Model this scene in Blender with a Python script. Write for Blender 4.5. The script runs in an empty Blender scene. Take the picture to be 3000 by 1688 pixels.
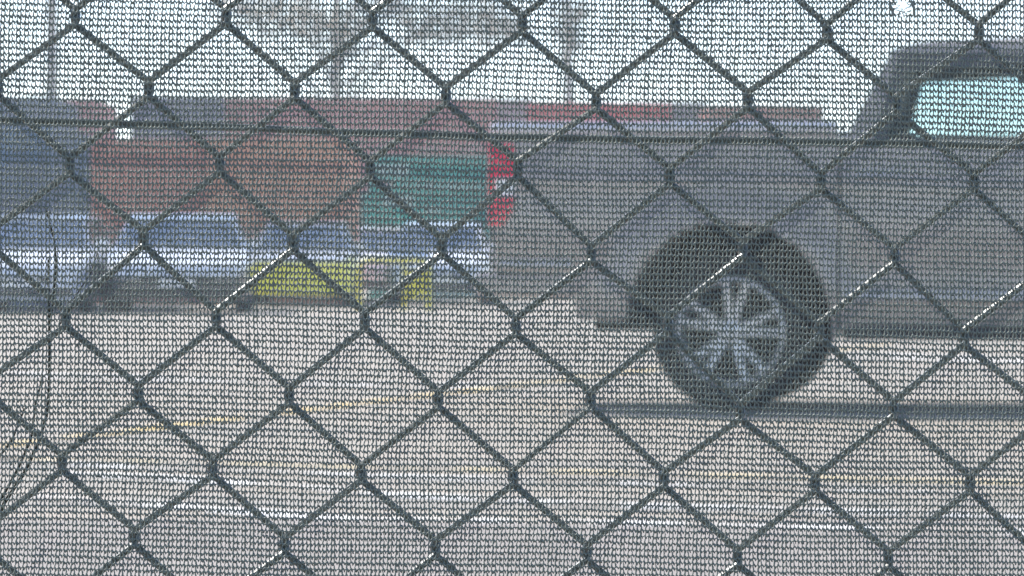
import bpy, bmesh, math, random
import numpy as np
from mathutils import Vector, Matrix

# ------------------------------------------------------------------ camera, sky, sun, exposure
SC = bpy.context.scene
COL = SC.collection
R = math.radians
F = 12000.0            # focal length in photo pixels (long phone zoom)
HORIZON = 765.0        # photo row of the horizon
EYE = 0.75             # camera height, metres

cam = bpy.data.cameras.new("camera")
cam.sensor_width = 36.0
cam.lens = F / 3000.0 * 36.0
cam.clip_start = 0.05
cam.clip_end = 6000
cam.dof.use_dof = True
cam.dof.focus_distance = 1.92
cam.dof.aperture_fstop = 40
camo = bpy.data.objects.new("camera", cam)
COL.objects.link(camo)
camo.location = (0, 0, EYE)
camo.rotation_euler = (R(90) - math.atan((844 - HORIZON) / F), 0, 0)
SC.camera = camo

SUN_EL, SUN_AZ = 43.0, -42.0      # azimuth from +Y towards +X: the sun stands beyond the fence, to the left
world = bpy.data.worlds.new("World")
SC.world = world
world.use_nodes = True
wn = world.node_tree
bgn = wn.nodes["Background"]
sky = wn.nodes.new("ShaderNodeTexSky")
sky.sky_type = 'NISHITA'
sky.sun_disc = False
sky.sun_elevation = R(SUN_EL)
sky.sun_rotation = R(SUN_AZ)
sky.air_density = 0.75
sky.dust_density = 0.05
sky.ozone_density = 1.2
wn.links.new(sky.outputs[0], bgn.inputs[0])
bgn.inputs[1].default_value = 0.14
sl = bpy.data.lights.new("sun", 'SUN')
sl.energy = 4.5
sl.angle = R(0.53)
sl.color = (1.0, 0.95, 0.88)
so = bpy.data.objects.new("sun", sl)
COL.objects.link(so)
tosun = Vector((math.sin(R(SUN_AZ)) * math.cos(R(SUN_EL)), math.cos(R(SUN_AZ)) * math.cos(R(SUN_EL)), math.sin(R(SUN_EL))))
so.rotation_euler = tosun.to_track_quat('Z', 'Y').to_euler()
so.location = (0, 0, 30)
SC.view_settings.view_transform = 'Standard'
SC.view_settings.look = 'None'
SC.view_settings.exposure = 1.02
SC.view_settings.gamma = 1.0
SC.render.filter_size = 1.3
SC.cycles.max_bounces = 6

rng = random.Random(5)
nrng = np.random.default_rng(11)


def P(px, py, Y):
    """photo pixel at distance Y -> world point"""
    return Vector(((px - 1500) * Y / F, Y, EYE + (HORIZON - py) * Y / F))


# ------------------------------------------------------------------ materials
def mat(name, col, rough=0.6, metal=0.0, noise=0.0, nscale=6.0, spec=0.5, coat=0.0, bump=0.0, trans=0.0, col2=None, stretch=None, emit=None):
    m = bpy.data.materials.new(name)
    m.use_nodes = True
    nt = m.node_tree
    b = nt.nodes["Principled BSDF"]
    b.inputs["Base Color"].default_value = (*col, 1)
    b.inputs["Roughness"].default_value = rough
    b.inputs["Metallic"].default_value = metal
    b.inputs["Specular IOR Level"].default_value = spec
    b.inputs["Coat Weight"].default_value = coat
    b.inputs["Coat Roughness"].default_value = 0.06
    if noise > 0 or bump > 0:
        tc = nt.nodes.new("ShaderNodeTexCoord")
        mp = nt.nodes.new("ShaderNodeMapping")
        if stretch:
            mp.inputs["Scale"].default_value = stretch
        nt.links.new(tc.outputs["Object"], mp.inputs[0])
        nz = nt.nodes.new("ShaderNodeTexNoise")
        nz.inputs["Scale"].default_value = nscale
        nz.inputs["Detail"].default_value = 6
        nz.inputs["Roughness"].default_value = 0.65
        nt.links.new(mp.outputs[0], nz.inputs["Vector"])
        if noise > 0:
            rp = nt.nodes.new("ShaderNodeValToRGB")
            rp.color_ramp.elements[0].position = 0.36
            rp.color_ramp.elements[1].position = 0.66
            c2 = col2 if col2 else tuple(max(0, c * (1 - noise)) for c in col)
            rp.color_ramp.elements[0].color = (*c2, 1)
            rp.color_ramp.elements[1].color = (*col, 1)
            nt.links.new(nz.outputs[0], rp.inputs[0])
            nt.links.new(rp.outputs[0], b.inputs["Base Color"])
        if bump > 0:
            bp = nt.nodes.new("ShaderNodeBump")
            bp.inputs["Strength"].default_value = bump
            bp.inputs["Distance"].default_value = 0.02
            nt.links.new(nz.outputs[0], bp.inputs["Height"])
            nt.links.new(bp.outputs[0], b.inputs["Normal"])
    if trans > 0:
        tr = nt.nodes.new("ShaderNodeBsdfTranslucent")
        tr.inputs[0].default_value = (*col, 1)
        mx = nt.nodes.new("ShaderNodeMixShader")
        mx.inputs[0].default_value = trans
        out = nt.nodes["Material Output"]
        nt.links.new(b.outputs[0], mx.inputs[1])
        nt.links.new(tr.outputs[0], mx.inputs[2])
        nt.links.new(mx.outputs[0], out.inputs[0])
    return m


def glass_mat(name, tint, refl=0.12):
    m = bpy.data.materials.new(name)
    m.use_nodes = True
    nt = m.node_tree
    nt.nodes.remove(nt.nodes["Principled BSDF"])
    tr = nt.nodes.new("ShaderNodeBsdfTransparent")
    tr.inputs[0].default_value = (*tint, 1)
    gl = nt.nodes.new("ShaderNodeBsdfGlossy")
    gl.inputs["Roughness"].default_value = 0.02
    fr = nt.nodes.new("ShaderNodeLayerWeight")
    fr.inputs[0].default_value = refl
    mx = nt.nodes.new("ShaderNodeMixShader")
    nt.links.new(fr.outputs[0], mx.inputs[0])
    nt.links.new(tr.outputs[0], mx.inputs[1])
    nt.links.new(gl.outputs[0], mx.inputs[2])
    nt.links.new(mx.outputs[0], nt.nodes["Material Output"].inputs[0])
    return m


def worn_paint(name, col, under, thr=0.5, sc=5.0):
    m = mat(name, col, 0.7, noise=1, nscale=sc, col2=under)
    rp = [n for n in m.node_tree.nodes if n.type == 'VALTORGB'][0]
    rp.color_ramp.elements[0].position = thr - 0.05
    rp.color_ramp.elements[1].position = thr + 0.05
    return m


CONC = (0.355, 0.30, 0.238)
M = {}
M['knit'] = mat('knit_polyethylene', (0.215, 0.245, 0.218), 0.6, trans=0.2, spec=0.3)
M['wire'] = mat('green_coated_wire', (0.095, 0.112, 0.10), 0.42, noise=0.35, nscale=180, spec=1.0)
M['post'] = mat('green_painted_steel', (0.03, 0.045, 0.04), 0.4, noise=0.3, nscale=8)
M['tyre'] = mat('tyre_rubber', (0.018, 0.018, 0.019), 0.8, noise=0.3, nscale=20)
M['alloy'] = mat('alloy', (0.74, 0.71, 0.68), 0.42, metal=0.3)
M['steel'] = mat('galvanised_steel', (0.42, 0.43, 0.44), 0.4, metal=0.8, noise=0.3, nscale=8)
M['black'] = mat('black_plastic', (0.02, 0.02, 0.021), 0.55)
M['frame'] = mat('dark_window_frame', (0.075, 0.077, 0.08), 0.5)
M['frame'] = mat('dark_window_frame', (0.085, 0.087, 0.09), 0.5)
M['under'] = mat('underbody', (0.015, 0.015, 0.015), 0.9)
M['truck'] = mat('grey_truck_paint', (0.44, 0.382, 0.345), 0.34, metal=0.1, coat=0.5, noise=0.14, nscale=2.0)
M['chrome'] = mat('chrome', (0.75, 0.76, 0.8), 0.12, metal=1.0)
M['trim'] = mat('grey_trim', (0.40, 0.40, 0.43), 0.35, metal=0.5)
M['satin'] = mat('satin_silver', (0.62, 0.62, 0.67), 0.45, metal=0.4)
M['red_lens'] = mat('red_lens', (0.85, 0.04, 0.07), 0.25, coat=0.6)
M['white_lens'] = mat('white_lens', (0.85, 0.85, 0.84), 0.2, coat=0.5)
M['seat'] = mat('grey_seat_fabric', (0.06, 0.065, 0.07), 0.9, noise=0.2, nscale=30)
M['glass'] = glass_mat('tinted_glass', (0.85, 0.925, 0.935))
M['carglass'] = glass_mat('car_glass', (0.6, 0.68, 0.74), 0.85)
M['grass'] = mat('dry_grass', (0.04, 0.038, 0.03), 0.8)

# ------------------------------------------------------------------ object helpers
def link(o, parent=None):
    COL.objects.link(o)
    if parent is not None:
        o.parent = parent
    return o


def tag(o, label=None, cat=None, group=None, kind=None):
    if label: o["label"] = label
    if cat: o["category"] = cat
    if group: o["group"] = group
    if kind: o["kind"] = kind
    return o


def thing(name, loc, rz=0, label=None, cat=None, group=None):
    o = bpy.data.objects.new(name, None)
    o.empty_display_size = 0.2
    o.location = loc
    o.rotation_euler = (0, 0, rz)
    link(o)
    return tag(o, label, cat, group)


def copy_tree(o, parent=None):
    c = o.copy()
    link(c)
    c.parent = parent
    for ch in list(o.children):
        copy_tree(ch, c)
    return c


class MB:
    def __init__(self):
        self.v = []
        self.f = []

    def add(self, vs, fs):
        k = len(self.v)
        self.v.extend([tuple(p) for p in vs])
        self.f.extend([tuple(i + k for i in f) for f in fs])
        return self

    def box(self, x0, x1, y0, y1, z0, z1):
        vs = [(x, y, z) for x in (x0, x1) for y in (y0, y1) for z in (z0, z1)]
        fs = [(0, 1, 3, 2), (4, 6, 7, 5), (0, 4, 5, 1), (2, 3, 7, 6), (0, 2, 6, 4), (1, 5, 7, 3)]
        return self.add(vs, fs)

    def prism(self, poly, y0, y1, y0b=None, y1b=None):
        """polygon in (x, z), swept along y; a second pair of y for per-vertex functions"""
        n = len(poly)
        a = [(x, y0(x, z) if callable(y0) else y0, z) for x, z in poly]
        b = [(x, y1(x, z) if callable(y1) else y1, z) for x, z in poly]
        fs = [tuple(range(n)), tuple(range(2 * n - 1, n - 1, -1))]
        fs += [(i, i + n, (i + 1) % n + n, (i + 1) % n) for i in range(n)]
        return self.add(a + b, fs)

    def tube(self, pts, r, n=8, cap=True):
        pts = [Vector(p) for p in pts]
        m = len(pts)
        rr = r if isinstance(r, (list, tuple)) else [r] * m
        up = None
        vs = []
        for i in range(m):
            t = (pts[min(i + 1, m - 1)] - pts[max(i - 1, 0)]).normalized()
            if up is None:
                up = t.orthogonal().normalized()
            up = (up - t * up.dot(t)).normalized()
            s = t.cross(up)
            for k in range(n):
                a = 2 * math.pi * k / n
                vs.append(pts[i] + (up * math.cos(a) + s * math.sin(a)) * rr[i])
        fs = [(i * n + k, i * n + (k + 1) % n, (i + 1) * n + (k + 1) % n, (i + 1) * n + k) for i in range(m - 1) for k in range(n)]
        if cap:
            fs += [tuple(range(n - 1, -1, -1)), tuple(range((m - 1) * n, m * n))]
        return self.add(vs, fs)

    def lathe(self, prof, n=40, c=(0, 0, 0)):
        """profile of (radius, y) around the y axis"""
        vs = []
        for r, y in prof:
            for k in range(n):
                a = 2 * math.pi * k / n
                vs.append((c[0] + r * math.cos(a), c[1] + y, c[2] + r * math.sin(a)))
        m = len(prof)
        fs = [(i * n + k, i * n + (k + 1) % n, (i + 1) * n + (k + 1) % n, (i + 1) * n + k) for i in range(m - 1) for k in range(n)]
        return self.add(vs, fs)

    def build(self, name, m, parent=None, smooth=False, bevel=0, loc=None):
        me = bpy.data.meshes.new(name)
        me.from_pydata(self.v, [], self.f)
        bm = bmesh.new()
        bm.from_mesh(me)
        bmesh.ops.recalc_face_normals(bm, faces=bm.faces)
        bm.to_mesh(me)
        bm.free()
        me.materials.append(M[m] if isinstance(m, str) else m)
        if smooth:
            me.polygons.foreach_set("use_smooth", [True] * len(me.polygons))
            me.set_sharp_from_angle(angle=R(40))
        o = bpy.data.objects.new(name, me)
        if loc: o.location = loc
        link(o, parent)
        if bevel:
            bv = o.modifiers.new("bevel", 'BEVEL')
            bv.width = bevel
            bv.segments = 2
            bv.limit_method = 'ANGLE'
        return o


# ------------------------------------------------------------------ ground
gm = mat('pale_concrete', CONC, 0.85, noise=0.22, nscale=1.3, bump=0.25, col2=(0.26, 0.236, 0.205), stretch=(0.07, 1, 1))
g = MB().add([(-2500, 8, 0), (2500, 8, 0), (2500, 5000, 0), (-2500, 5000, 0)], [(0, 1, 2, 3)]).build('concrete_yard', gm)
tag(g, 'pale concrete yard stretching away behind the fence', kind='structure')
am = mat('grey_pavement', (0.285, 0.25, 0.222), 0.9, noise=0.2, nscale=3, bump=0.3)
g = MB().add([(-2500, -400, -0.004), (2500, -400, -0.004), (2500, 11.6, -0.004), (2500, 12.9, -0.004)], [(0, 1, 2, 3)])
g = MB().add([(-400, -60, 0.004), (400, -60, 0.004), (400, 11.3, 0.004), (-400, 12.4, 0.004)], [(0, 1, 2, 3)]).build('pavement', am)
tag(g, 'greyer pavement strip along the fence', kind='structure')


def strip(name, pts, w, m, label, z=0.006):
    """painted line through ground points (photo pixels), width w"""
    G = [P(x, y, F * EYE / (y - HORIZON)) for x, y in pts]
    vs, fs = [], []
    for i, p in enumerate(G):
        t = (G[min(i + 1, len(G) - 1)] - G[max(i - 1, 0)])
        t.z = 0
        t.normalize()
        nrm = Vector((-t.y, t.x, 0)) * (w / 2)
        vs += [(p.x + nrm.x, p.y + nrm.y, z), (p.x - nrm.x, p.y - nrm.y, z)]
    fs = [(2 * i, 2 * i + 1, 2 * i + 3, 2 * i + 2) for i in range(len(G) - 1)]
    n_ = len(vs)
    vs += [(a, b, 0.0005) for a, b, c in vs]
    fs += [(2 * i + j, 2 * i + 2 + j, 2 * i + 2 + j + n_, 2 * i + j + n_) for i in range(len(G) - 1) for j in (0, 1)]
    o = MB().add(vs, fs).build(name, m)
    return tag(o, label, kind='structure')


yp = worn_paint('worn_yellow_paint', (0.66, 0.46, 0.12), CONC, 0.49, 3.0)
yp2 = worn_paint('faded_yellow_paint', (0.66, 0.52, 0.26), CONC, 0.50, 3.0)
wp = worn_paint('worn_white_paint', (0.72, 0.71, 0.69), CONC, 0.50, 2.2)
strip('yellow_line', [(-700, 1393), (0, 1310), (950, 1197), (1900, 1085), (2600, 1010)], 0.13, yp, 'worn yellow line running diagonally across the concrete')
strip('yellow_line', [(-900, 1325), (500, 1357), (3000, 1418), (4200, 1445)], 0.13, yp2, 'faded yellow line running along the yard nearest the fence', 0.005)
strip('white_line', [(-900, 1320), (0, 1345), (470, 1378), (2000, 1424), (4200, 1490)], 0.10, wp, 'faint white line just in front of the faded yellow line', 0.005)
strip('white_line', [(-900, 1355), (500, 1402), (1050, 1447), (1750, 1482), (3000, 1517), (4200, 1548)], 0.12, wp, 'middle one of three worn white lines', 0.005)
strip('white_line', [(-900, 1420), (0, 1447), (990, 1523), (2100, 1541), (3000, 1563), (4200, 1590)], 0.16, wp, 'bright white line nearest the fence', 0.005)
strip('white_line', [(-900, 1075), (0, 1098), (900, 1122), (1500, 1136)], 0.3, wp, 'short worn white line beyond the yellow diagonal', 0.006)
strip('white_line', [(2480, 1040), (2700, 1046), (3000, 1060), (4200, 1100)], 0.5, wp, 'pale band of worn paint beyond the pickup', 0.006)

# ------------------------------------------------------------------ chain-link fence
FY = 1.925                      # distance of the fence fabric
K = FY / F                      # metres per photo pixel at the fence


def fp(px, py, d=0.0):
    Y = FY + d
    return Vector(((px - 1500) * FY / F, Y, EYE + (HORIZON - py) * FY / F))


rows = [
    [(190, 45), (570, 42), (938, 50), (1313, 60), (1697, 65), (2080, 80), (2462, 80)],
    [(375, 225), (742, 228), (1122, 240), (1500, 255), (1882, 250), (2255, 262)],
    [(175, 418), (553, 415), (932, 425), (1303, 424), (1685, 442), (2065, 455), (2450, 455)],
    [(362, 600), (737, 610), (1112, 620), (1487, 638), (1868, 625), (2250, 642)],
    [(165, 803), (543, 803), (918, 807), (1297, 820), (1680, 815), (2060, 830), (2425, 848)],
    [(347, 990), (727, 995), (1103, 1005), (1485, 1005), (1862, 1035), (2248, 1027)],
    [(155, 1165), (535, 1178), (908, 1190), (1290, 1200), (1670, 1205), (2050, 1215), (2440, 1215)],
    [(337, 1352), (715, 1372), (1095, 1378), (1475, 1390), (1855, 1402), (2235, 1405)],
]
S = 3000 / 2576.0
known = {}
A_, Bx, By = [], [], []
for r, row in enumerate(rows):
    for c, (x, y) in enumerate(row):
        u = c + (0.5 if r % 2 else 0.0)
        known[(r, c)] = (x * S, y * S)
        A_.append((1, u, r, u * r)); Bx.append(x * S); By.append(y * S)
cx = np.linalg.lstsq(np.array(A_, float), np.array(Bx), rcond=None)[0]
cy = np.linalg.lstsq(np.array(A_, float), np.array(By), rcond=None)[0]


def node(r, c):
    if (r, c) in known:
        return known[(r, c)]
    u = c + (0.5 if r % 2 else 0.0)
    rc, uc = min(max(r, -3), 11), min(max(u, -3), 9)
    b = np.array((1, u, r, uc * rc))
    h = random.Random(r * 971 + c * 7)
    return (float(cx @ b) + h.uniform(-5, 5), float(cy @ b) + h.uniform(-5, 5))


fence = thing('chain_link_fence', (0, FY, 0), 0, 'dark green chain link fence of diamond mesh across the whole view', 'fence')
R0, R1 = -18, 20
WR = 0.00165


def fence_wire(kind, c):
    pts = []
    for r in range(R0, R1):
        if r % 2 == 0:
            nx, ny = node(r, c if kind == 'R' else c + 1)
            right = kind == 'L'
        else:
            nx, ny = node(r, c)
            right = kind == 'R'
        ox = 5.5 if right else -5.5
        d_in = 0.0026 if ((kind == 'R') == (r % 2 == 1)) else -0.0026    # falling strands lie behind, rising ones in front
        # R: even->odd falls to the right (back), odd->even comes back (front)
        pts.append(fp(nx + ox * 0.2, ny - 21, d_in))
        pts.append(fp(nx + ox, ny - 9, d_in * 0.6 + (0.0010 if kind == 'R' else -0.0010)))
        pts.append(fp(nx + ox, ny + 9, -d_in * 0.6 + (0.0010 if kind == 'R' else -0.0010)))
        pts.append(fp(nx + ox * 0.2, ny + 21, -d_in))
    for p in pts:
        p.y -= FY
    MB().tube(pts, WR, 8).build('wire', 'wire', fence, smooth=True)


for c in range(-14, 22):
    fence_wire('R', c)
    fence_wire('L', c)
tw = [(-8200, 180), (-3000, 268), (-800, 330), (0, 352), (350, 363), (700, 372), (1000, 386), (1450, 402), (2000, 409), (2500, 419), (3000, 426), (4000, 436), (11500, 520)]
tp = [fp(x, y, 0.0085) - Vector((0, FY, 0)) for x, y in tw]
MB().tube(tp, 0.0018, 8).build('tension_wire', 'wire', fence, smooth=True)
for x in (-1.32, 1.60):
    MB().tube([(x, 0.045, 0.0), (x, 0.045, 1.56)], 0.03, 16).build('post', 'post', fence, smooth=True)
MB().tube([(-1.32, 0.045, 1.52), (1.60, 0.045, 1.52)], 0.021, 14).build('top_rail', 'post', fence, smooth=True)

# ------------------------------------------------------------------ knitted shade mesh hung on the camera side
CW, RH = 23.6, 18.3      # photo pixels per double stitch, per course


def knit_mesh(name, x0, x1, y0, y1, hole=None, seed=1, loose=False):
    """threads in fence-plane pixels; returns a mesh in metres relative to the fence origin"""
    g_ = np.random.default_rng(seed)
    nC = int(round((x1 - x0) / CW))
    nR = int(round((y1 - y0) / RH))
    ph = g_.uniform(0, 6.28, 8)

    def warp(x, y):
        # gentle drift of courses and wales, plus the fall of the cloth to the right
        dx = 2.6 * np.sin(x * 0.0042 + y * 0.009 + ph[0]) + 1.5 * np.sin(y * 0.023 + x * 0.002 + ph[1])
        dy = 3.0 * np.sin(x * 0.0045 + ph[2] + y * 0.003) + 0.8 * np.sin(x * 0.013 + y * 0.011 + ph[3])
        return x + dx - 0.018 * (y - 844), y + dy + 0.020 * (x - 1500)

    V, Fq = [], []
    base = 0
    # --- courses: chunky laid-in tape, scalloped, one per row
    tpl_u = np.array([0.0, .10, .22, .34, .42, .50, .62, .74, .86, .94])
    tpl_c = np.array([0.0, -1.6, -2.0, 0.4, 2.2, 0.4, -2.2, -0.6, 2.2, 2.8])
    tpl_h = np.array([1.4, 1.9, 3.6, 5.9, 5.3, 1.7, 1.5, 5.0, 6.0, 3.6])
    nu = len(tpl_u)
    for r in range(nR):
        cells = np.arange(nC)
        sh = g_.uniform(-.06, .06)
        u = (cells[:, None] + tpl_u[None, :] + sh + g_.normal(0, .03, (nC, nu))).ravel()
        x = x0 + u * CW
        off = (tpl_c[None, :] + g_.normal(0, .4, (nC, nu)) + g_.normal(0, .6, (nC, 1))).ravel()
        hh = (tpl_h[None, :] * (1 + g_.normal(0, .11, (nC, nu)))).ravel() * (1 + 0.04 * np.sin(x * 0.011 + r * 0.7 + ph[4]) + 0.09 * np.sin(x * 0.0031 - r * 0.11 + ph[5]) + 0.06 * np.sin(x * 0.0017 + r * 0.23 + ph[6])) * (1 + g_.normal(0, .03))
        hh = np.clip(hh, 1.4, 8.0)
        y = y0 + (r + .5) * RH + off + g_.normal(0, .2)
        slant = (g_.normal(0, .5, (nC, nu)) - 0.8).ravel()
        d = 0.00025 * np.sin(u * 2 * np.pi * 2 + r)       # metres, in and out
        th = 0.00022
        xs, ys = warp(x, y)
        keep = np.ones(len(x), bool)
        if hole is not None:
            for hx, hy, rx, ry in hole:
                keep &= ((xs - hx) / rx) ** 2 + ((ys - hy) / ry) ** 2 > 1
        n = len(x)
        pts = np.empty((n, 4, 3))
        pts[:, 0] = np.stack([xs + slant, d, ys - hh], 1)
        pts[:, 1] = np.stack([xs, d - th, ys], 1)
        pts[:, 2] = np.stack([xs - slant, d, ys + hh], 1)
        pts[:, 3] = np.stack([xs, d + th, ys], 1)
        V.append(pts.reshape(-1, 3))
        i = np.arange(n - 1)[keep[:-1] & keep[1:]]
        for k in range(4):
            a = base + i * 4 + k
            b = base + i * 4 + (k + 1) % 4
            Fq.append(np.stack([a, b, b + 4, a + 4], 1))
        base += n * 4
    # --- wales: thin chain threads
    for c in range(nC * 2):
        k3 = np.arange(nR * 3 + 1)
        y = y0 + k3 * RH / 3
        amp = 1.3 * np.sin(k3 * 2 * np.pi / 3 + (c % 2) * 2.0 + 1.0) + g_.normal(0, .45, len(k3))
        x = x0 + (c + 0.28) * CW / 2 + (1.6 if c % 2 else 0) + amp + g_.normal(0, .3)
        hw = np.clip(2.25 * (1 + g_.normal(0, .2, len(k3))) * g_.choice([0.85, 0.95, 1.0, 1.1]), 1.0, 3.6)
        xs, ys = warp(x, y)
        keep = np.ones(len(x), bool)
        if hole is not None:
            for hx, hy, rx, ry in hole:
                keep &= ((xs - hx) / rx) ** 2 + ((ys - hy) / ry) ** 2 > 1
        n = len(x)
        d = 0.0001 + 0.00015 * np.cos(k3 * 2.1)
        pts = np.empty((n, 3, 3))
        pts[:, 0] = np.stack([xs - hw, d, ys], 1)
        pts[:, 1] = np.stack([xs, d - 0.0002, ys], 1)
        pts[:, 2] = np.stack([xs + hw, d, ys], 1)
        V.append(pts.reshape(-1, 3))
        i = np.arange(n - 1)[keep[:-1] & keep[1:]]
        for k in range(3):
            a = base + i * 3 + k
            b = base + i * 3 + (k + 1) % 3
            Fq.append(np.stack([a, b, b + 3, a + 3], 1))
        base += n * 3
    V = np.concatenate(V)
    Fq = np.concatenate(Fq).astype(np.int32)
    W = np.empty_like(V)
    W[:, 0] = (V[:, 0] - 1500) * K
    W[:, 1] = V[:, 1] - 0.0058
    W[:, 2] = EYE + (HORIZON - V[:, 2]) * K
    me = bpy.data.meshes.new(name)
    me.vertices.add(len(W))
    me.vertices.foreach_set("co", W.astype(np.float32).ravel())
    me.loops.add(len(Fq) * 4)
    me.loops.foreach_set("vertex_index", Fq.ravel())
    me.polygons.add(len(Fq))
    me.polygons.foreach_set("loop_start", np.arange(len(Fq), dtype=np.int32) * 4)
    me.materials.append(M['knit'])
    me.update(calc_edges=True)
    return me


shade = thing('shade_mesh', (0, FY, 0), 0, 'dark green knitted shade mesh with a small tear, hung over the chain link', 'shade mesh')
X0, X1, Y0, Y1 = -142, -142 + 139 * CW, -110, -110 + 104 * RH
tear = [(2640, 28, 29, 19), (2618, -3, 15, 10)]
o = link(bpy.data.objects.new('knit_panel', knit_mesh('knit_panel', X0, X1, Y0, Y1, tear, 3)), shade)
tag(o, 'torn panel of knitted mesh', kind='stuff')
TW, TH = 46 * CW, 52 * RH
tile = knit_mesh('knit_tile', X0, X0 + TW, Y0, Y0 + TH, None, 8)
for i in range(-8, 11):
    for j in range(-4, 5):
        ax, ay = X0 + i * TW, Y0 + j * TH
        if -1 < i < 3 and -1 < j < 2:
            continue
        zb = EYE + (HORIZON - (ay + TH)) * K
        if zb < -0.02 or zb > 1.5 or abs((ax - 1500) * K) > 1.45:
            continue
        q = link(bpy.data.objects.new('knit_panel', tile), shade)
        q.location = (i * TW * K + 0.018 * j * TH * K * -1, 0, -(j * TH + 0.020 * i * TW) * K)
        tag(q, kind='stuff')
# loose threads round the tear
lt = random.Random(4)
for k in range(9):
    a = lt.uniform(0, 6.28)
    sx, sy = 2640 + 28 * math.cos(a), 26 + 19 * math.sin(a)
    pts = []
    for s_ in range(5):
        pts.append(fp(sx + s_ * 6 * math.cos(a + 2.4 + 0.3 * s_ * lt.choice((-1, 1))), sy + s_ * 5 * math.sin(a + 2.4), -0.006 - 0.0006 * s_) - Vector((0, FY, 0)))
    MB().tube(pts, [0.00028, .00026, .0002, .00016, .0001], 5).build('loose_thread', 'knit', shade)
for (a, b) in (((2608, 2), (2672, -8)), ((2664, 4), (2674, 46)), ((2600, 12), (2612, 50))):
    MB().tube([fp(*a, -0.0062) - Vector((0, FY, 0)), fp((a[0] + b[0]) / 2 + 4, (a[1] + b[1]) / 2, -0.0066) - Vector((0, FY, 0)), fp(*b, -0.0062) - Vector((0, FY, 0))], 0.0007, 6).build('loose_thread', 'knit', shade)

# ------------------------------------------------------------------ dry grass stalks just behind the fence
tuft = thing('dry_grass_tuft', (-0.30, FY + 0.02, 0), 0, 'thin dry grass stalks rising behind the fence at the left edge', 'grass tuft')


def stalk(px, r0=0.0006, d=0.015, rooted=True):
    pts = [fp(x, y, d) for x, y in px]
    lo = pts[0]
    root = Vector((-0.30 + rng.uniform(-.02, .02), FY + 0.02, 0))
    if rooted:
        pts = [root, root.lerp(lo, .5) + Vector((-.02, 0, 0))] + pts
    pts = [p - Vector((-0.30, FY + 0.02, 0)) for p in pts]
    n = len(pts)
    MB().tube(pts, [1.5 * r0 * (1.3 - 0.8 * i / n) for i in range(n)], 6).build('stalk', 'grass', tuft, smooth=True)


stalk([(-40, 1600), (0, 1480), (60, 1390), (102, 1300), (126, 1220), (133, 1140), (134, 1000), (132, 870), (131, 760)])
stalk([(-60, 1560), (-10, 1470), (40, 1380), (80, 1290), (92, 1190), (108, 1130), (112, 1105)], .0005)
stalk([(-120, 1420), (-30, 1360), (20, 1300), (45, 1240), (60, 1200)], .0005)
stalk([(133, 960), (146, 860), (154, 770), (147, 700), (134, 650), (122, 605)], .0004, 0.016, False)
stalk([(134, 1010), (190, 900), (255, 800), (280, 725), (303, 690)], .00022, 0.017, False)

# ------------------------------------------------------------------ vehicles
def body_shell(xs, zb, zt, hw, nz=12, close_bottom=True):
    """closed body: both flanks gridded in x and z, with top, bottom and ends"""
    mb = MB()
    n = len(xs)
    vs = []
    for side in (-1, 1):
        for x in xs:
            b, t = zb(x), zt(x)
            for k in range(nz + 1):
                z = b + (t - b) * k / nz
                vs.append((x, side * hw(x, z), z))
    m = nz + 1
    off = n * m
    fs = []
    for i in range(n - 1):
        for k in range(nz):
            a = i * m + k
            fs.append((a, a + m, a + m + 1, a + 1))
            fs.append((off + a, off + a + 1, off + a + m + 1, off + a + m))
        a = i * m + nz
        fs.append((a, a + m, off + a + m, off + a))
        if close_bottom:
            a = i * m
            fs.append((a, off + a, off + a + m, a + m))
    for i in (0, n - 1):
        for k in range(nz):
            a = i * m + k
            q = (a, a + 1, off + a + 1, off + a)
            fs.append(q if i == 0 else q[::-1])
    return mb.add(vs, fs)


def frange(a, b, st):
    n = max(1, int(round((b - a) / st)))
    return [a + (b - a) * i / n for i in range(n + 1)]


def lerp_poly(pts):
    xs = [p[0] for p in pts]
    zs = [p[1] for p in pts]
    return lambda x: float(np.interp(x, xs, zs))


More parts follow.
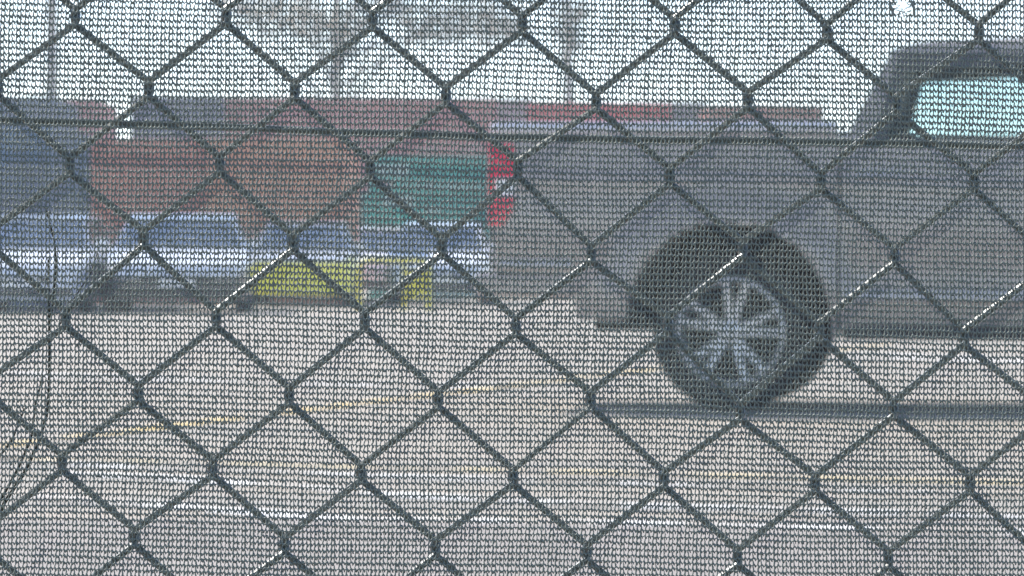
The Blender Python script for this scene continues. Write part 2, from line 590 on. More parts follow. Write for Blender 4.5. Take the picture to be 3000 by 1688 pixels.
def make_wheel(parent, x, y, r, w, rim_r, outer=-1, spokes=6, name='wheel', double=True):
    """outer = -1: outer face towards -y. wheel > tyre, rim, spoke..."""
    wh = bpy.data.objects.new(name, None)
    wh.empty_display_size = .1
    wh.location = (x, y, r)
    link(wh, parent)
    s = outer
    h = w / 2
    MB().lathe([(rim_r, -h * .8), (rim_r + .02, -h * .98), (r - .055, -h), (r - .02, -h * .9), (r - .004, -h * .7), (r, -h * .3), (r, h * .3), (r - .004, h * .7), (r - .02, h * .9), (r - .055, h), (rim_r + .02, h * .98), (rim_r, h * .8)], 56).build('tyre', 'tyre', wh, smooth=True)
    rim = MB()
    o_ = s * h
    rim.lathe([(rim_r + .004, o_ * .9), (rim_r - .012, o_ * .96), (rim_r - .022, o_ * .8), (rim_r - .03, 0), (rim_r - .03, -o_ * .8)], 48)
    rim.build('rim', 'alloy', wh, smooth=True)
    MB().lathe([(0.001, o_ * -.1), (rim_r - .035, o_ * -.1)], 32).build('brake_disc', 'under', wh)
    for k in range(spokes):
        a0 = 2 * math.pi * k / spokes + .2
        for da in ((-.13, .13) if double else (0,)):
            m_ = MB()
            a1 = a0 + da
            c0 = (.05 * math.cos(a0 + da * 1.2), .05 * math.sin(a0 + da * 1.2))
            c1 = ((rim_r - .018) * math.cos(a1 + da * .6), (rim_r - .018) * math.sin(a1 + da * .6))
            t = Vector((c1[0] - c0[0], 0, c1[1] - c0[1])).normalized()
            nn = Vector((-t.z, 0, t.x))
            vs = []
            for (q, wd, yy) in ((c0, .022, o_ * .70), (c1, .017, o_ * .86)):
                for sd in (-1, 1):
                    for dy in (0, -s * .025):
                        vs.append((q[0] + nn.x * wd * sd, yy + dy, q[1] + nn.z * wd * sd))
            m_.add(vs, [(0, 1, 3, 2), (4, 6, 7, 5), (0, 4, 5, 1), (2, 3, 7, 6), (0, 2, 6, 4), (1, 5, 7, 3)])
            m_.build('spoke', 'alloy', wh, bevel=.003)
    MB().lathe([(.001, o_ * .84), (.035, o_ * .83), (.055, o_ * .74), (.06, o_ * .5)], 24).build('hub', 'alloy', wh, smooth=True)
    return wh


# ---- the grey pickup at the right
YAW = R(-9)
cpt = P(2144, 1206, F * EYE / (1206 - HORIZON))
org = Vector((cpt.x, cpt.y, 0)) - Matrix.Rotation(YAW, 3, 'Z') @ Vector((0, -0.84, 0))
truck = thing('pickup_truck', org, YAW, 'dark grey double cab pickup with alloy wheels and a red tail light', 'pickup')
WB, ARX, ARZ, ARR = 3.18, -0.01, 0.43, 0.515


def arch(x, base):
    z = base
    for c in (ARX, WB):
        d = x - c
        if abs(d) < ARR:
            z = max(z, ARZ + math.sqrt(ARR * ARR - d * d))
    return z


def flare(x, z):
    b = 0
    for c in (ARX, WB):
        d = math.hypot(x - c, z - ARZ)
        t = (d - ARR) / 0.22
        if 0 <= t <= 1:
            b = max(b, 0.075 * (0.5 + 0.5 * math.cos(math.pi * t)))
    return b


def hw_truck(x, z):
    w = 0.895 - 0.055 * ((z - 0.92) / 0.5) ** 2
    w += 0.012 * math.exp(-((z - 1.17) / 0.05) ** 2)        # shoulder crease
    w -= 0.02 * math.exp(-((z - 0.72) / 0.08) ** 2) * (1 if 0.6 < x < 2.6 else .5)
    return w + flare(x, z)


bed_b = lerp_poly([(-1.20, .70), (-.80, .68), (-.78, .455), (-.40, .455), (.40, .36), (.55, .36)])
bed_t = lambda x: 1.385
xs_bed = sorted(set([round(v, 4) for v in frange(-1.19, .53, .02)] + [-.785, -.775, ARX - ARR - .001, ARX - ARR + .001, ARX + ARR - .001, ARX + ARR + .001]))
body_shell(xs_bed, lambda x: arch(x, bed_b(x)), bed_t, hw_truck, 26).build('bed', 'truck', truck, smooth=True)
# bed rail cap and tailgate top
MB().box(-1.21, .53, -.90, -.80, 1.388, 1.445).build('bed_rail', 'satin', truck, bevel=.02)
MB().box(-1.21, .53, .80, .90, 1.388, 1.445).build('bed_rail', 'satin', truck, bevel=.02)
MB().box(-1.21, -1.13, -.795, .795, 1.388, 1.43).build('tailgate_cap', 'black', truck, bevel=.01)
# cab lower
cab_b = lerp_poly([(.545, .40), (2.4, .40), (2.7, .40), (4.05, .45)])
cab_t = lerp_poly([(.545, 1.345), (2.35, 1.345), (2.55, 1.30), (3.4, 1.20), (3.9, 1.10), (4.08, .95)])
xs_cab = sorted(set([round(v, 4) for v in frange(.545, 4.08, .03)] + [WB - ARR - .001, WB - ARR + .001, WB + ARR - .001, WB + ARR + .001]))


def hw_cab(x, z):
    w = hw_truck(x, z)
    if x > 3.3:
        w -= 0.20 * ((x - 3.3) / .78) ** 2.2
    return w


body_shell(xs_cab, lambda x: arch(x, cab_b(x)), cab_t, hw_cab, 24).build('cab', 'truck', truck, smooth=True)
# underbody, axle, inner arches
MB().box(-.72, 3.9, -.60, .60, .40, .62).build('chassis', 'under', truck)
for c in (ARX, WB):
    MB().tube([(c, -.75, .36), (c, .75, .36)], .045, 10).build('axle', 'under', truck)
    MB().box(c - .48, c + .48, -.52, .52, .62, .93).build('wheel_well', 'under', truck)
for c in (ARX, WB):
    for sd in (-1, 1):
        make_wheel(truck, c, sd * (.84 - .13), .396, .26, .27, sd, 5)
# doors as proud panels with their handles
def panel_y(sd, lift):
    return lambda x, z: sd * (hw_cab(x, z) + lift)


def door(x0, x1, zb_, zt_, hx):
    for sd in (-1, 1):
        mb = MB()
        nx, nz = 14, 14
        vs = []
        for i in range(nx + 1):
            for k in range(nz + 1):
                x = x0 + (x1 - x0) * i / nx
                z = zb_ + (zt_ - zb_) * k / nz
                d = math.hypot(x - ARX, z - ARZ)
                x2 = x
                lim = ARX + math.sqrt(max(0, (ARR + .06) ** 2 - (z - ARZ) ** 2)) if abs(z - ARZ) < ARR + .06 else -9
                if x0 < 1 and x2 < lim: x2 = lim
                lim2 = WB - math.sqrt(max(0, (ARR + .06) ** 2 - (z - ARZ) ** 2)) if abs(z - ARZ) < ARR + .06 else 99
                if x1 > 2 and x2 > lim2: x2 = lim2
                vs.append((x2, sd * (hw_cab(x2, z) + .006), z))
        m_ = nz + 1
        fs = [(i * m_ + k, (i + 1) * m_ + k, (i + 1) * m_ + k + 1, i * m_ + k + 1) for i in range(nx) for k in range(nz)]
        n0 = len(vs)
        vs += [(a, sd * (abs(b) - .02), c) for a, b, c in vs]
        edge = [i * m_ for i in range(nx + 1)] + [nx * m_ + k for k in range(1, m_)] + [i * m_ + nz for i in range(nx - 1, -1, -1)] + [k for k in range(nz - 1, 0, -1)]
        fs += [(edge[i], edge[(i + 1) % len(edge)], edge[(i + 1) % len(edge)] + n0, edge[i] + n0) for i in range(len(edge))]
        d_ = mb.add(vs, fs).build('door', 'truck', truck, smooth=True)
        y = sd * (hw_cab(hx, 1.175) + .035)
        MB().box(hx - .11, hx + .11, min(y, y - sd * .035), max(y, y - sd * .035), 1.16, 1.19).build('handle', 'trim', d_, bevel=.008)


door(.60, 1.60, .47, 1.335, .74)
door(1.63, 2.62, .47, 1.335, 1.80)
# sills and side steps
for sd in (-1, 1):
    MB().box(.56, 2.62, min(sd * .80, sd * .905), max(sd * .80, sd * .905), .36, .43).build('side_step', 'black', truck, bevel=.015)
    MB().box(.56, 2.62, min(sd * .905, sd * .925), max(sd * .905, sd * .925), .555, .605).build('sill_highlight', 'trim', truck, bevel=.006)  # paler raised strip, added for the reflected highlight along the sill
    for xx in (.8, 1.6, 2.4):
        MB().box(xx - .03, xx + .03, min(sd * .5, sd * .8), max(sd * .5, sd * .8), .40, .44).build('step_bracket', 'black', truck)
# greenhouse
tumble = lambda z: .875 - .34 * (z - 1.34)
gy = lambda sd, inset: (lambda x, z: sd * (tumble(z) - inset))
def side_piece(name, poly, m, inset=0, th=.045):
    for sd in (-1, 1):
        MB().prism(poly, gy(sd, inset), gy(sd, inset + th)).build(name, m, truck, bevel=0)


side_piece('rear_pillar', [(.56, 1.345), (.70, 1.345), (.82, 1.785), (.78, 1.785)], 'truck')
side_piece('window_frame', [(.70, 1.345), (.77, 1.345), (.77, 1.40), (.86, 1.70), (1.50, 1.73), (1.50, 1.785), (.82, 1.785)], 'frame', .004)
side_piece('middle_pillar', [(1.56, 1.345), (1.66, 1.345), (1.66, 1.785), (1.50, 1.785), (1.50, 1.73), (1.56, 1.73)], 'frame', .003)
side_piece('front_pillar', [(2.42, 1.345), (2.52, 1.345), (1.98, 1.785), (1.66, 1.785), (1.66, 1.735), (1.93, 1.735)], 'truck', .002)
side_piece('side_window', [(.77, 1.36), (1.56, 1.36), (1.56, 1.73), (1.50, 1.73), (.86, 1.70), (.77, 1.40)], 'glass', .018, .006)
side_piece('side_window', [(1.66, 1.36), (2.41, 1.36), (1.93, 1.735), (1.66, 1.735)], 'glass', .018, .006)
side_piece('window_ledge', [(.84, 1.347), (2.42, 1.347), (2.41, 1.362), (.84, 1.372)], 'black', -.006)
roof_t = lerp_poly([(.78, 1.80), (.95, 1.845), (1.5, 1.865), (1.9, 1.84), (2.02, 1.79)])
body_shell(frange(.78, 2.02, .05), lambda x: 1.786, roof_t, lambda x, z: .726 - .55 * (z - 1.786) - .9 * max(0, z - 1.83), 6).build('roof', 'truck', truck, smooth=True)
MB().add([(.60, -.84, 1.37), (.60, .84, 1.37), (.79, .71, 1.78), (.79, -.71, 1.78), (.607, -.84, 1.37), (.607, .84, 1.37), (.797, .71, 1.78), (.797, -.71, 1.78)], [(0, 1, 2, 3), (7, 6, 5, 4), (0, 4, 5, 1), (1, 5, 6, 2), (2, 6, 7, 3), (3, 7, 4, 0)]).build('rear_window', 'glass', truck)
MB().add([(2.50, -.83, 1.35), (2.50, .83, 1.35), (2.0, .70, 1.78), (2.0, -.70, 1.78), (2.493, -.83, 1.35), (2.493, .83, 1.35), (1.993, .70, 1.78), (1.993, -.70, 1.78)], [(0, 1, 2, 3), (7, 6, 5, 4), (0, 4, 5, 1), (1, 5, 6, 2), (2, 6, 7, 3), (3, 7, 4, 0)]).build('windscreen', 'glass', truck)
for (sx, nn) in ((.86, 2), (1.80, 2)):
    for sy in (-.38, .38):
        seat = MB().prism([(sx, .80), (sx + .5, .80), (sx + .5, .92), (sx + .1, .92), (sx - .02, 1.42), (sx - .14, 1.42)], sy - .25, sy + .25).build('seat', 'seat', truck, bevel=.03)
        MB().box(sx - .15, sx - .06, sy - .12, sy + .12, 1.43, 1.52).build('headrest', 'seat', seat, bevel=.03)
# tail lights wrap round the rear corner: red above and below, clear in the middle
for sd in (-1, 1):
    yo = lambda x, z, s=sd: s * (hw_truck(x, z) + .010)
    yi = lambda x, z, s=sd: s * (hw_truck(x, z) - .10)
    L_ = MB().prism([(-1.222, 1.34), (-1.10, 1.34), (-1.075, 1.20), (-1.085, 1.165), (-1.222, 1.165)], yo, yi).build('tail_light', 'red_lens', truck)
    MB().prism([(-1.185, 1.165), (-1.085, 1.165), (-1.09, 1.075), (-1.185, 1.075)], yo, yi).build('reversing_lens', 'white_lens', L_)
    MB().prism([(-1.222, 1.165), (-1.187, 1.165), (-1.187, 1.075), (-1.222, 1.075)], yo, yi).build('red_edge', 'red_lens', L_)
    MB().prism([(-1.222, 1.073), (-1.09, 1.073), (-1.10, 1.0), (-1.15, .925), (-1.222, .925)], yo, yi).build('red_lens', 'red_lens', L_)
# rear bumper
MB().box(-1.30, -.79, -.88, .88, .56, .695).build('rear_bumper', 'truck', truck, bevel=.03)
MB().box(-1.17, -.80, -.905, .905, .715, .755).build('bumper_strip', 'trim', truck, bevel=.008)
MB().box(4.0, 4.22, -.80, .80, .42, .75).build('front_bumper', 'truck', truck, bevel=.05)
MB().box(4.03, 4.12, -.45, .45, .76, 1.0).build('grille', 'black', truck, bevel=.02)
for sd in (-1, 1):
    MB().box(3.82, 4.06, min(sd * .50, sd * .735), max(sd * .50, sd * .735), .80, .98).build('headlight', 'white_lens', truck, bevel=.03)
    mr = MB().box(2.30, 2.42, min(sd * .93, sd * 1.10), max(sd * .93, sd * 1.10), 1.32, 1.55).build('mirror', 'truck', truck, bevel=.03)
    MB().box(2.33, 2.39, min(sd * .82, sd * .95), max(sd * .82, sd * .95), 1.34, 1.40).build('mirror_arm', 'black', mr)


# ---- parked cars in front of the containers
def make_car(name, loc, rz, paint, roof_paint, label, L=4.4, H=1.44, wb=2.6, W=1.72, hood=True, wr=.31, fo=.85, low=None, cut=-.13, nose=0.0, bumper='black', group='cars parked before the containers'):
    """local x forward, y across; origin under the middle of the wheelbase"""
    t = thing(name, loc, rz, label, 'car', group)
    xr, xf = -wb / 2 - (L - wb - fo), wb / 2 + fo
    ar = wr + .05
    def arch_(x):
        z = .20
        for c in (-wb / 2, wb / 2):
            d = x - c
            if abs(d) < ar:
                z = max(z, wr + math.sqrt(ar * ar - d * d))
        return z
    belt = H * .655
    if hood:
        top = lerp_poly([(xr, belt - .10), (xr + .08, belt + .03), (xr + .55, belt + .06), (wb / 2 - .55, belt + .03), (wb / 2 + .1, belt - .03), (xf - .22, belt - .19), (xf - .06, belt - .26), (xf, belt - .40)])
    else:
        top = lerp_poly([(xr, belt - .16), (xr + .06, belt + .04), (wb / 2 - .45, belt + .02), (wb / 2 + .1, belt - .03), (xf - .18, belt - .17 + nose * .5), (xf - .06, belt - .24 + nose * .7), (xf, belt - .38 + nose)])
    def hw(x, z):
        w = W / 2 - .05 * ((z - .52) / .4) ** 2
        e = max(0, (abs(x - (xr + xf) / 2) - (L / 2 - .5)) / .5)
        return w - .17 * e ** 2.2
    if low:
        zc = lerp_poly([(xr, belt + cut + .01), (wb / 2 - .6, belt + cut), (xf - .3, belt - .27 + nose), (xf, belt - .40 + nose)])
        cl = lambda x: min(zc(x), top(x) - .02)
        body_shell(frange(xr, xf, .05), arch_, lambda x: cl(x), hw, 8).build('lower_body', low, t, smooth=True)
        body_shell(frange(xr, xf, .05), lambda x: cl(x) + .002, top, lambda x, z: hw(x, z) + .008, 6).build('upper_body', paint, t, smooth=True)  # its paler paint carries the sun glare on the bonnet
    else:
        body_shell(frange(xr, xf, .05), arch_, top, hw, 10).build('body', paint, t, smooth=True)
    r0 = xr + (.55 if hood else .12)
    rf0, rf1 = r0 + (.50 if hood else .22), wb / 2 - .95
    ws = wb / 2 - .10
    zt = lerp_poly([(rf0, H - .05), (rf0 + .35, H), (rf1 - .3, H), (rf1, H - .05)])
    MBr = body_shell(frange(rf0, rf1, .08), lambda x: H - .085, zt, lambda x, z: W / 2 - .22 - .4 * (z - H + .085), 3)
    MBr.build('roof', roof_paint, t, smooth=True)
    zb = belt + .0
    tb = lambda z: W / 2 - .05 - (.19) * (z - zb) / (H - .08 - zb)
    mid = (rf0 + rf1) / 2 + .1
    zt_ = H - .08
    def yq(sd, i):
        return lambda x, z: sd * (tb(z) - i)
    for sd in (-1, 1):
        for poly in ([(r0, zb), (r0 + .12, zb), (rf0 + .10, zt_), (rf0, zt_)], [(mid - .05, zb), (mid + .05, zb), (mid + .05, zt_), (mid - .05, zt_)], [(ws - .09, zb - .01), (ws, zb - .01), (rf1, zt_), (rf1 - .08, zt_)]):
            MB().prism(poly, yq(sd, 0), yq(sd, .05)).build('pillar', roof_paint, t)
        for poly in ([(r0 + .12, zb), (mid - .05, zb), (mid - .05, zt_), (rf0 + .10, zt_)], [(mid + .05, zb), (ws - .09, zb), (rf1 - .08, zt_), (mid + .05, zt_)]):
            MB().prism(poly, yq(sd, .012), yq(sd, .02)).build('side_window', 'carglass', t)
        MB().box(mid - .42, mid - .26, min(sd * (W / 2), sd * (W / 2 + .025)), max(sd * (W / 2), sd * (W / 2 + .025)), belt - .10, belt - .075).build('handle', 'chrome', t)
        MB().box(xr + .0, xr + .10, min(sd * (W / 2 - .36), sd * (W / 2 - .14)), max(sd * (W / 2 - .36), sd * (W / 2 - .14)), belt - .27, belt - .13).build('tail_light', 'red_lens', t)
        MB().box(xf - .20, xf - .06, min(sd * (W / 2 - .38), sd * (W / 2 - .16)), max(sd * (W / 2 - .38), sd * (W / 2 - .16)), belt - .36, belt - .24).build('headlight', 'white_lens', t)
        MB().box(ws - .12, ws - .02, min(sd * (W / 2), sd * (W / 2 + .15)), max(sd * (W / 2), sd * (W / 2 + .15)), belt + .01, belt + .13).build('mirror', paint, t, bevel=.02)
    for (xa, xb, nm) in ((r0 + .02, rf0 + .02, 'rear_window'), (ws - .02, rf1 - .02, 'windscreen')):
        a, b = W / 2 - .09, W / 2 - .27
        dx = .006 if xa < 0 else -.006
        MB().add([(xa, -a, zb), (xa, a, zb), (xb, b, zt_), (xb, -b, zt_), (xa + dx, -a, zb), (xa + dx, a, zb), (xb + dx, b, zt_), (xb + dx, -b, zt_)], [(0, 1, 2, 3), (7, 6, 5, 4), (0, 4, 5, 1), (1, 5, 6, 2), (2, 6, 7, 3), (3, 7, 4, 0)]).build(nm, 'carglass', t)
    MB().box(xr + .3, xf - .3, -W / 2 + .3, W / 2 - .3, .19, .45).build('floor_pan', 'under', t)
    MB().box(xf - .05, xf + .018, -W * .24, W * .24, belt - .50, belt - .405).build('grille', 'black' if bumper == 'black' else bumper, t, bevel=.01)
    MB().box(xf - .05, xf + .03, -W * .40, W * .40, .24, .36).build('bumper', bumper, t, bevel=.02)
    MB().box(xf + .0, xf + .026, -.26, .26, .385, .49).build('number_plate', 'white_lens' if bumper == 'black' else bumper, t)
    MB().box(r0 + .3, ws - .3, -W / 2 + .15, W / 2 - .15, .46, belt - .02).build('cabin_lining', 'seat', t)
    for c in (-wb / 2, wb / 2):
        for sd in (-1, 1):
            make_wheel(t, c, sd * (W / 2 - .11), wr, .19, wr * .62, sd, 5, double=False)
    return t


def ground_at(px, s):
    """ground point below photo column px where one metre spans s pixels"""
    Y = F / s
    return Vector(((px - 1500) / s, Y, 0))


p_shade = mat('shaded_car_paint', (0.035, 0.04, 0.055), 0.25, coat=.8, metal=.2)  # shade on the second car's front, put into the paint
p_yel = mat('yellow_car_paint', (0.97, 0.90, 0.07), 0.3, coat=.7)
p_wht = mat('white_and_glare_car_paint', (0.78, 0.79, 0.82), 0.25, coat=.8)  # truly white cars, and sun glare painted on the other cars' bonnets
p_slv = mat('silver_car_paint', (0.48, 0.53, 0.62), 0.28, metal=.5, coat=.7)
def park(px, s, L, wb, fo, *a, turn=0.0, **k):
    """a car parked nose towards the fence, its front bumper where one metre spans s pixels"""
    g_ = ground_at(px, s) + Vector((0, wb / 2 + fo, 0))
    return make_car('parked_car', g_, R(-90 + turn), *a, L=L, wb=wb, fo=fo, **k)


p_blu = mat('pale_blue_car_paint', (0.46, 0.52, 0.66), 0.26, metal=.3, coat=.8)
park(75, 207, 4.35, 2.62, .85, p_wht, p_slv, 'pale blue car with its bonnet painted white for sun glare, facing the fence at the far left', H=1.43, W=1.85, low=p_blu, cut=-.20, turn=-2)  # white bonnet is sun glare put into the paint
park(500, 206, 4.45, 2.65, .87, p_wht, p_slv, 'silver roofed car with a bonnet painted white for glare and a front painted dark for shade, left of the yellow car', H=1.44, W=2.04, low=p_shade, cut=-.20, turn=2)  # bonnet glare and front shade both put into the colours
park(880, 180, 3.55, 2.25, .68, p_wht, p_slv, 'car with a bright yellow front and a bonnet and roof painted pale for sun glare', H=1.42, W=1.76, low=p_yel, cut=-.10, nose=.20, bumper=p_yel, hood=False, wr=.29)  # yellow car; glare on top given as pale paint
park(1096, 153, 4.1, 2.5, .8, p_wht, p_wht, 'white car parked deeper, between the yellow and the half hidden one', H=1.43, W=1.74, hood=False)
park(1290, 172, 4.3, 2.6, .85, p_wht, p_wht, 'white car half hidden behind the tail of the pickup', H=1.43, W=1.78, turn=-2)
# yellow hoop barrier between the yellow car and the white one
yb = thing('hoop_barrier', ground_at(1150, 190), 0, 'low yellow steel hoop barrier right of the yellow car', 'barrier')
p_bar = mat('yellow_barrier_paint', (0.90, 0.78, 0.06), .45, noise=.15, nscale=6)
MB().tube([(-.52, 0, 0), (-.52, 0, .66), (-.46, 0, .74), (-.38, 0, .76), (.40, 0, .76), (.50, 0, .74), (.56, 0, .66), (.56, 0, 0)], .045, 10).build('hoop', p_bar, yb, smooth=True)
MB().box(.22, .51, -.025, .025, .16, .62).build('sign_plate', p_bar, yb, bevel=.01)
MB().tube([(.18, 0, .0), (.18, 0, .74)], .03, 10).build('upright', p_bar, yb, smooth=True)
for xx in (-.52, .18, .56):
    MB().box(xx - .09, xx + .09, -.09, .09, 0, .015).build('foot_plate', p_bar, yb)

# ------------------------------------------------------------------ shipping containers
def corrugated(x0, x1, z0, z1, y, amp=.036, pitch=.28):
    """corrugated sheet in the x-z plane, facing -y"""
    n = max(2, int((x1 - x0) / pitch))
    p = (x1 - x0) / n
    prof = []
    for i in range(n):
        a = x0 + i * p
        prof += [(a, 0), (a + p * .28, 0), (a + p * .5, amp), (a + p * .78, amp)]
    prof.append((x1, 0))
    vs = [(x, y + d, z) for x, d in prof for z in (z0, z1)]
    return vs, [(2 * i, 2 * i + 2, 2 * i + 3, 2 * i + 1) for i in range(len(prof) - 1)]


def cont_mat(name, col, rust=.35):
    return mat(name, col, .55, noise=rust, nscale=2.2, col2=tuple(c * (1 - rust) + d * rust for c, d in zip(col, (.16, .07, .04))), bump=.1, stretch=(1, 1, .45))


_cont_cache = {}


def container(name, loc, rz, m, label, H=2.59, L=6.06, group=None, doors=True):
    """origin at the middle of the near end, on the ground; runs away along +y"""
    t = thing(name, loc, rz, label, 'container', group)
    W = 2.438
    w = W / 2
    ps = .11
    for (x0, x1) in ((-w, -w + ps), (w - ps, w)):
        for (y0, y1) in ((0, ps), (L - ps, L)):
            MB().box(x0, x1, y0, y1, .118, H - .118).build('corner_post', m, t)
    for x0 in (-w - .003, w - .165):
        for y0 in (-.004, L - .174):
            for z0 in (0, H - .116):
                MB().box(x0, x0 + .168, y0, y0 + .178, z0, z0 + .116).build('corner_casting', m, t)
    MB().box(-w + .17, w - .17, .01, .10, H - .11, H - .005).build('header', m, t)
    MB().box(-w + .17, w - .17, .01, .12, .01, .13).build('door_sill', m, t)
    # side walls and rails
    for sd in (-1, 1):
        vs, fs = corrugated(.11, L - .11, .16, H - .08, 0)
        vs = [(sd * (w - .01 - d), x, z) for x, d, z in vs]
        MB().add(vs, fs).build('side_wall', m, t)
        a, b = sd * (w - .002), sd * (w - .07)
        MB().box(min(a, b), max(a, b), .18, L - .18, .01, .16).build('bottom_rail', m, t)
        MB().box(min(a, b), max(a, b), .18, L - .18, H - .08, H - .008).build('top_rail', m, t)
    MB().box(-w + .07, w - .07, .11, L - .11, H - .05, H - .02).build('roof', m, t)
    MB().box(-w + .07, w - .07, .11, L - .11, .10, .14).build('floor', m, t)
    vs, fs = corrugated(-w + .11, w - .11, .13, H - .11, L - .09)
    MB().add(vs, fs).build('end_wall', m, t)
    if doors:
        for sd in (-1, 1):
            x0, x1 = (-w + .12, -.012) if sd < 0 else (.012, w - .12)
            mb = MB()
            z0, z1 = .14, H - .12
            vs, fs = corrugated(z0 + .1, z1 - .1, x0 + .06, x1 - .06, .062, .03, .42)
            vs = [(b, y, a) for a, y, b in vs]
            mb.add(vs, fs)
            mb.box(x0, x1, .045, .085, z0, z0 + .1).box(x0, x1, .045, .085, z1 - .1, z1).box(x0, x0 + .06, .046, .084, z0 + .1, z1 - .1).box(x1 - .06, x1, .046, .084, z0 + .1, z1 - .1)
            d = mb.build('door', m, t)
            for fx in (.26, .74):
                xx = x0 + (x1 - x0) * fx
                MB().tube([(xx, .025, .06), (xx, .025, H - .06)], .019, 8).build('lock_rod', m, d, smooth=True)
                MB().box(xx - .02, xx + .26 * (1 if fx < .5 else -1) + .02, .0, .02, 1.14, 1.18).build('handle', 'steel', d) if fx < .5 else MB().box(xx - .26, xx + .02, .0, .02, 1.24, 1.28).build('handle', 'steel', d)
                for zz in (.40, 1.55, H - .5):
                    MB().box(xx - .05, xx + .05, .005, .05, zz, zz + .07).build('rod_bracket', m, d)
            for zz in (.35, .95, 1.6, H - .42):
                xh = x0 - .02 if sd < 0 else x1 - .06
                MB().box(xh, xh + .08, .018, .046, zz, zz + .12).build('hinge', m, d)
    else:
        vs, fs = corrugated(-w + .11, w - .11, .13, H - .11, .02)
        MB().add(vs, fs).build('front_wall', m, t)
    return t


def cont_at(px_right, s, m, label, H=2.59, z=0.0, group=None, doors=True, name='shipping_container', rz=0.0):
    Y = F / s
    X = (px_right - 1500) / s - 1.219
    return container(name, Vector((X, Y, z)), rz, m, label, H, 6.06, group, doors)


C_ = {
    'navy': cont_mat('navy_container_paint', (0.075, 0.15, 0.235)),
    'brown': cont_mat('red_brown_container_paint', (0.64, 0.26, 0.19), .1),
    'orange': cont_mat('orange_brown_container_paint', (0.72, 0.33, 0.20), .1),
    'green': cont_mat('green_container_paint', (0.03, 0.34, 0.27), .05),
    'slate': cont_mat('slate_blue_container_paint', (0.115, 0.135, 0.20), .15),
    'maroon': cont_mat('maroon_container_paint', (0.54, 0.22, 0.205), .1),
    'red': cont_mat('red_container_paint', (0.70, 0.12, 0.12), .1),
    'grey': cont_mat('grey_container_paint', (0.33, 0.33, 0.35), .2),
    'rust': cont_mat('rusty_container_paint', (0.48, 0.23, 0.18), .3),
}
G1 = 'containers standing in the near row'
cont_at(150, 188, C_['navy'], 'dark blue container at the far left of the near row', 2.896, 0, G1)
cont_at(606, 167, C_['brown'], 'reddish brown container between the blue and the orange ones', 2.896, 0, G1)
cont_at(1016, 167.5, C_['orange'], 'orange brown container beside the green one', 2.896, 0, G1)
gc = cont_at(1432, 144, C_['green'], 'green container with pale lettering beside the pickup tail light', 2.896, 0, G1)
# pale lettering and stickers on the green container's doors (too blurred in the photograph to read)
mk = mat('pale_lettering', (0.66, 0.70, 0.64), .6)
mk2 = mat('pink_sticker', (0.62, 0.33, 0.34), .6)


def mark(px0, px1, py0, py1, m, name):
    s, X0_ = 144.0, gc.location.x
    x0, x1 = (px0 - 1500) / s - X0_, (px1 - 1500) / s - X0_
    z1, z0 = EYE + (HORIZON - py0) / s, EYE + (HORIZON - py1) / s
    MB().box(x0, x1, .035, .0385, z0, z1).build(name, m, gc)


lr = random.Random(9)
x = 1096
while x < 1196:
    w_ = lr.uniform(8, 12)
    mark(x, x + w_, 482, 497, mk, 'letter')
    mark(x, x + w_ * .9, 502, 516, mk, 'letter')
    x += w_ + 5
mark(1108, 1152, 534, 546, mk2, 'sticker')
x = 1185
while x < 1415:
    w_ = lr.uniform(7, 12)
    mark(x, x + w_, 539 + lr.uniform(0, 2), 551, mk, 'letter')
    x += w_ + lr.choice((4, 5, 16))
x = 1124
while x < 1218:
    w_ = lr.uniform(9, 13)
    mark(x, x + w_, 574, 587, mk, 'letter')
    mark(x, x + w_ * .85, 592, 605, mk, 'letter')
    x += w_ + 5
for x in (1246, 1262, 1278):
    mark(x, x + 10, 610, 620, mk, 'letter')

G2 = 'containers stacked two high in the far row'
far = [(162, 108, 'navy', 'dark blue container, top left of the far stacks'),
       (284, 106.5, 'maroon', 'dull red container showing beside the tall tan mast'),
       (652, 110, 'slate', 'slate blue container on top of the far stack, left of the maroon row'),
       (922, 109, 'maroon', 'leftmost maroon container on top of the far row'),
       (1187, 108.5, 'maroon', 'middle maroon container on top of the far row'),
       (1452, 108, 'maroon', 'right hand maroon container on top of the far row'),
       (1560, 104.6, 'grey', 'grey container behind the maroon and red ones'),
       (1806, 105.6, 'red', 'bright red container on top, left one of two'),
       (1966, 105.0, 'red', 'bright red container on top, right one of two'),
       (2066, 102.4, 'grey', 'pale grey container between the red and the rusty ones'),
       (2328, 103.2, 'rust', 'rusty brown container on top, left one of two near the cab'),
       (2412, 102.5, 'rust', 'rusty brown container on top, right one of two near the cab')]
off = 0
lows = ['slate', 'rust', 'maroon', 'navy', 'green', 'rust']
for i, (px, s, c, lab) in enumerate(far):
    if i in (1, 6, 8, 9, 11):
        s = 12000 / (12000 / s + 6.4)
    Hc = 2.59
    top = {162: 285, 284: 290, 652: 283, 922: 285, 1187: 287, 1452: 288, 1560: 290, 1806: 300, 1966: 303, 2066: 300, 2328: 309, 2412: 311}[px]
    Htot = EYE + (HORIZON - top) / s
    H1 = min(2.896, max(2.45, Htot / 2))
    cont_at(px, s, C_[c], lab, Htot - H1 - .0, H1 + .002, G2)
    cont_at(px, s, C_[lows[i % 6]], 'mostly hidden container under the ' + lab.split(' container')[0].split(' one')[0] + [' one beside the mast', ' one', ' one left of the maroon row', ' one leftmost in its row', ' one in the middle', ' one nearest the red', ' one behind', ' left one of two', ' right one of two', ' one beside the rusty', ' left one near the cab', ' right one near the cab'][i], H1, 0, G2)

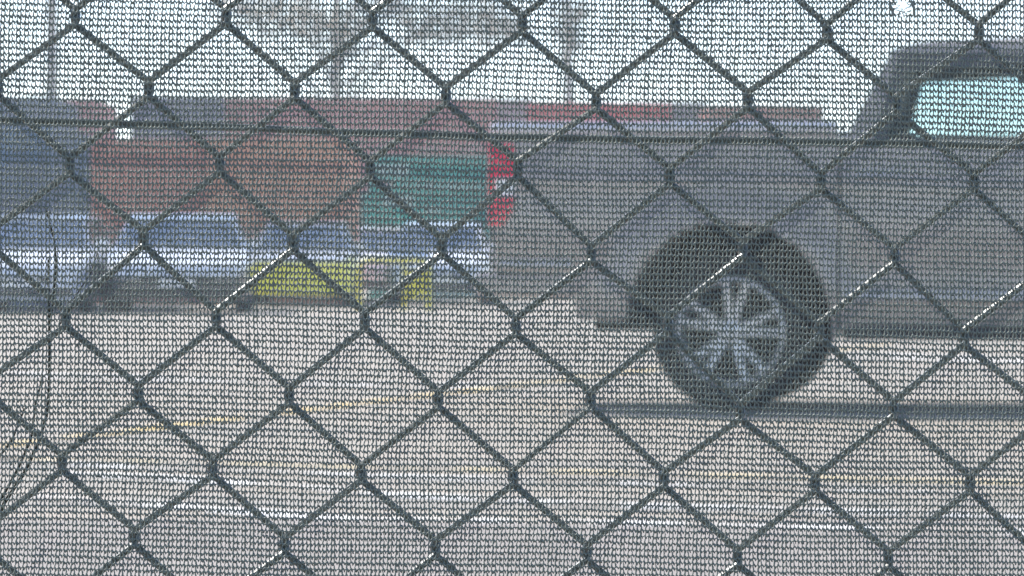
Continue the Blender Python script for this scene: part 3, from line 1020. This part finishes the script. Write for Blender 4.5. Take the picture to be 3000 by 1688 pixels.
# ------------------------------------------------------------------ mast and far trees
conc = mat('tan_concrete', (0.60, 0.54, 0.46), .8, noise=.15, nscale=3)
mast = thing('light_mast', P(152, 765, 118) - Vector((0, 0, EYE)), 0, 'tall tan mast rising behind the containers at the left', 'mast')
MB().tube([(0, 0, 0), (0, 0, 7), (0, 0, 14)], [.19, .16, .13], 14).build('pole', conc, mast, smooth=True)
MB().box(-.35, .35, -.35, .35, 0, .35).build('base', conc, mast, bevel=.03)
MB().box(-.9, .9, -.06, .06, 13.6, 13.75).build('cross_arm', conc, mast)
for xx in (-.8, -.3, .3, .8):
    MB().box(xx - .16, xx + .16, -.22, .12, 13.75, 14.1).build('floodlight', 'steel', mast, bevel=.03)

# two tall dusty trees far behind the containers, seen against the sky
leafm = mat('dusty_leaves', (0.40, 0.36, 0.30), .7, trans=.5, noise=.3, nscale=.6)
barkm = mat('pale_bark', (0.58, 0.53, 0.47), .85, noise=.3, nscale=3)


def tree(px, Y, label, trunk_h, blobs, n_leaf, seed):
    """blobs: (px, py, radius in m) foliage clumps read from the photograph, at the tree's own distance"""
    h = np.random.default_rng(seed)
    s = F / Y
    base = Vector(((px - 1500) / s, Y, 0))
    t = thing('tall_tree', base, 0, label, 'tree', 'tall trees behind the containers')
    tips = [Vector(((bx - px) / s, h.uniform(-1.5, 1.5), EYE + (HORIZON - by) / s)) for bx, by, r in blobs]
    MB().tube([(0, 0, 0), (.06, 0, trunk_h * .5), (-.05, .05, trunk_h), (0, .1, trunk_h + 3)], [.30, .24, .19, .08], 10).build('trunk', barkm, t, smooth=True)
    for k, tip in enumerate(tips):
        z0 = trunk_h * (.72 + .28 * ((k * 7) % 5) / 4)
        a = Vector((0, 0, z0))
        mid = a.lerp(tip, .5) + Vector((0, 0, .5))
        MB().tube([a, mid, tip], [.10, .06, .025], 7).build('limb', barkm, t, smooth=True)
    vs, fs = [], []
    for tip, (bx, by, r) in zip(tips, blobs):
        m = int(n_leaf * r * r)
        for q in range(m):
            d = Vector(h.normal(0, 1, 3)).normalized() * (r * h.random() ** .45)
            d.z *= .62
            c = tip + d
            u = Vector(h.normal(0, 1, 3)).normalized()
            w = u.orthogonal().normalized()
            sz = h.uniform(.10, .24)
            k = len(vs)
            vs += [c - u * sz, c + w * sz * .45, c + u * sz, c - w * sz * .45]
            fs.append((k, k + 1, k + 2, k + 3))
    MB().add(vs, fs).build('crown', leafm, t)


tree(985, 170, 'tall hazy tree whose drooping crown spreads over the maroon containers', 9.2,
     [(700, 20, 1.5), (830, 45, 1.9), (960, 80, 1.7), (1010, 160, .8), (1120, 20, 1.6), (1270, 70, 1.7), (1420, 60, 1.9), (1500, 100, 1.0),
      (850, -140, 2.4), (1050, -120, 2.6), (1250, -150, 2.5), (1010, -300, 2.4), (1170, -280, 2.2)], 110, 5)
tree(1668, 182, 'slender hazy tree standing above the bright red containers', 10.2,
     [(1672, 30, 1.0), (1655, 95, .7), (1690, 130, .5), (1600, -60, 1.6), (1740, -70, 1.6), (1670, -200, 1.9)], 150, 9)

# ------------------------------------------------------------------ hazy air
hz = bpy.data.materials.new('haze')
hz.use_nodes = True
hn = hz.node_tree
hn.nodes.remove(hn.nodes["Principled BSDF"])
pv = hn.nodes.new("ShaderNodeVolumePrincipled")
pv.inputs["Color"].default_value = (0.93, 0.95, 1.0, 1)
pv.inputs["Density"].default_value = 0.0011
pv.inputs["Anisotropy"].default_value = 0.3
hn.links.new(pv.outputs[0], hn.nodes["Material Output"].inputs["Volume"])
ho = MB().box(-700, 700, -120, 700, -1.0, 36).build('haze', hz)
tag(ho, 'pale hazy air over the whole yard', kind='stuff')
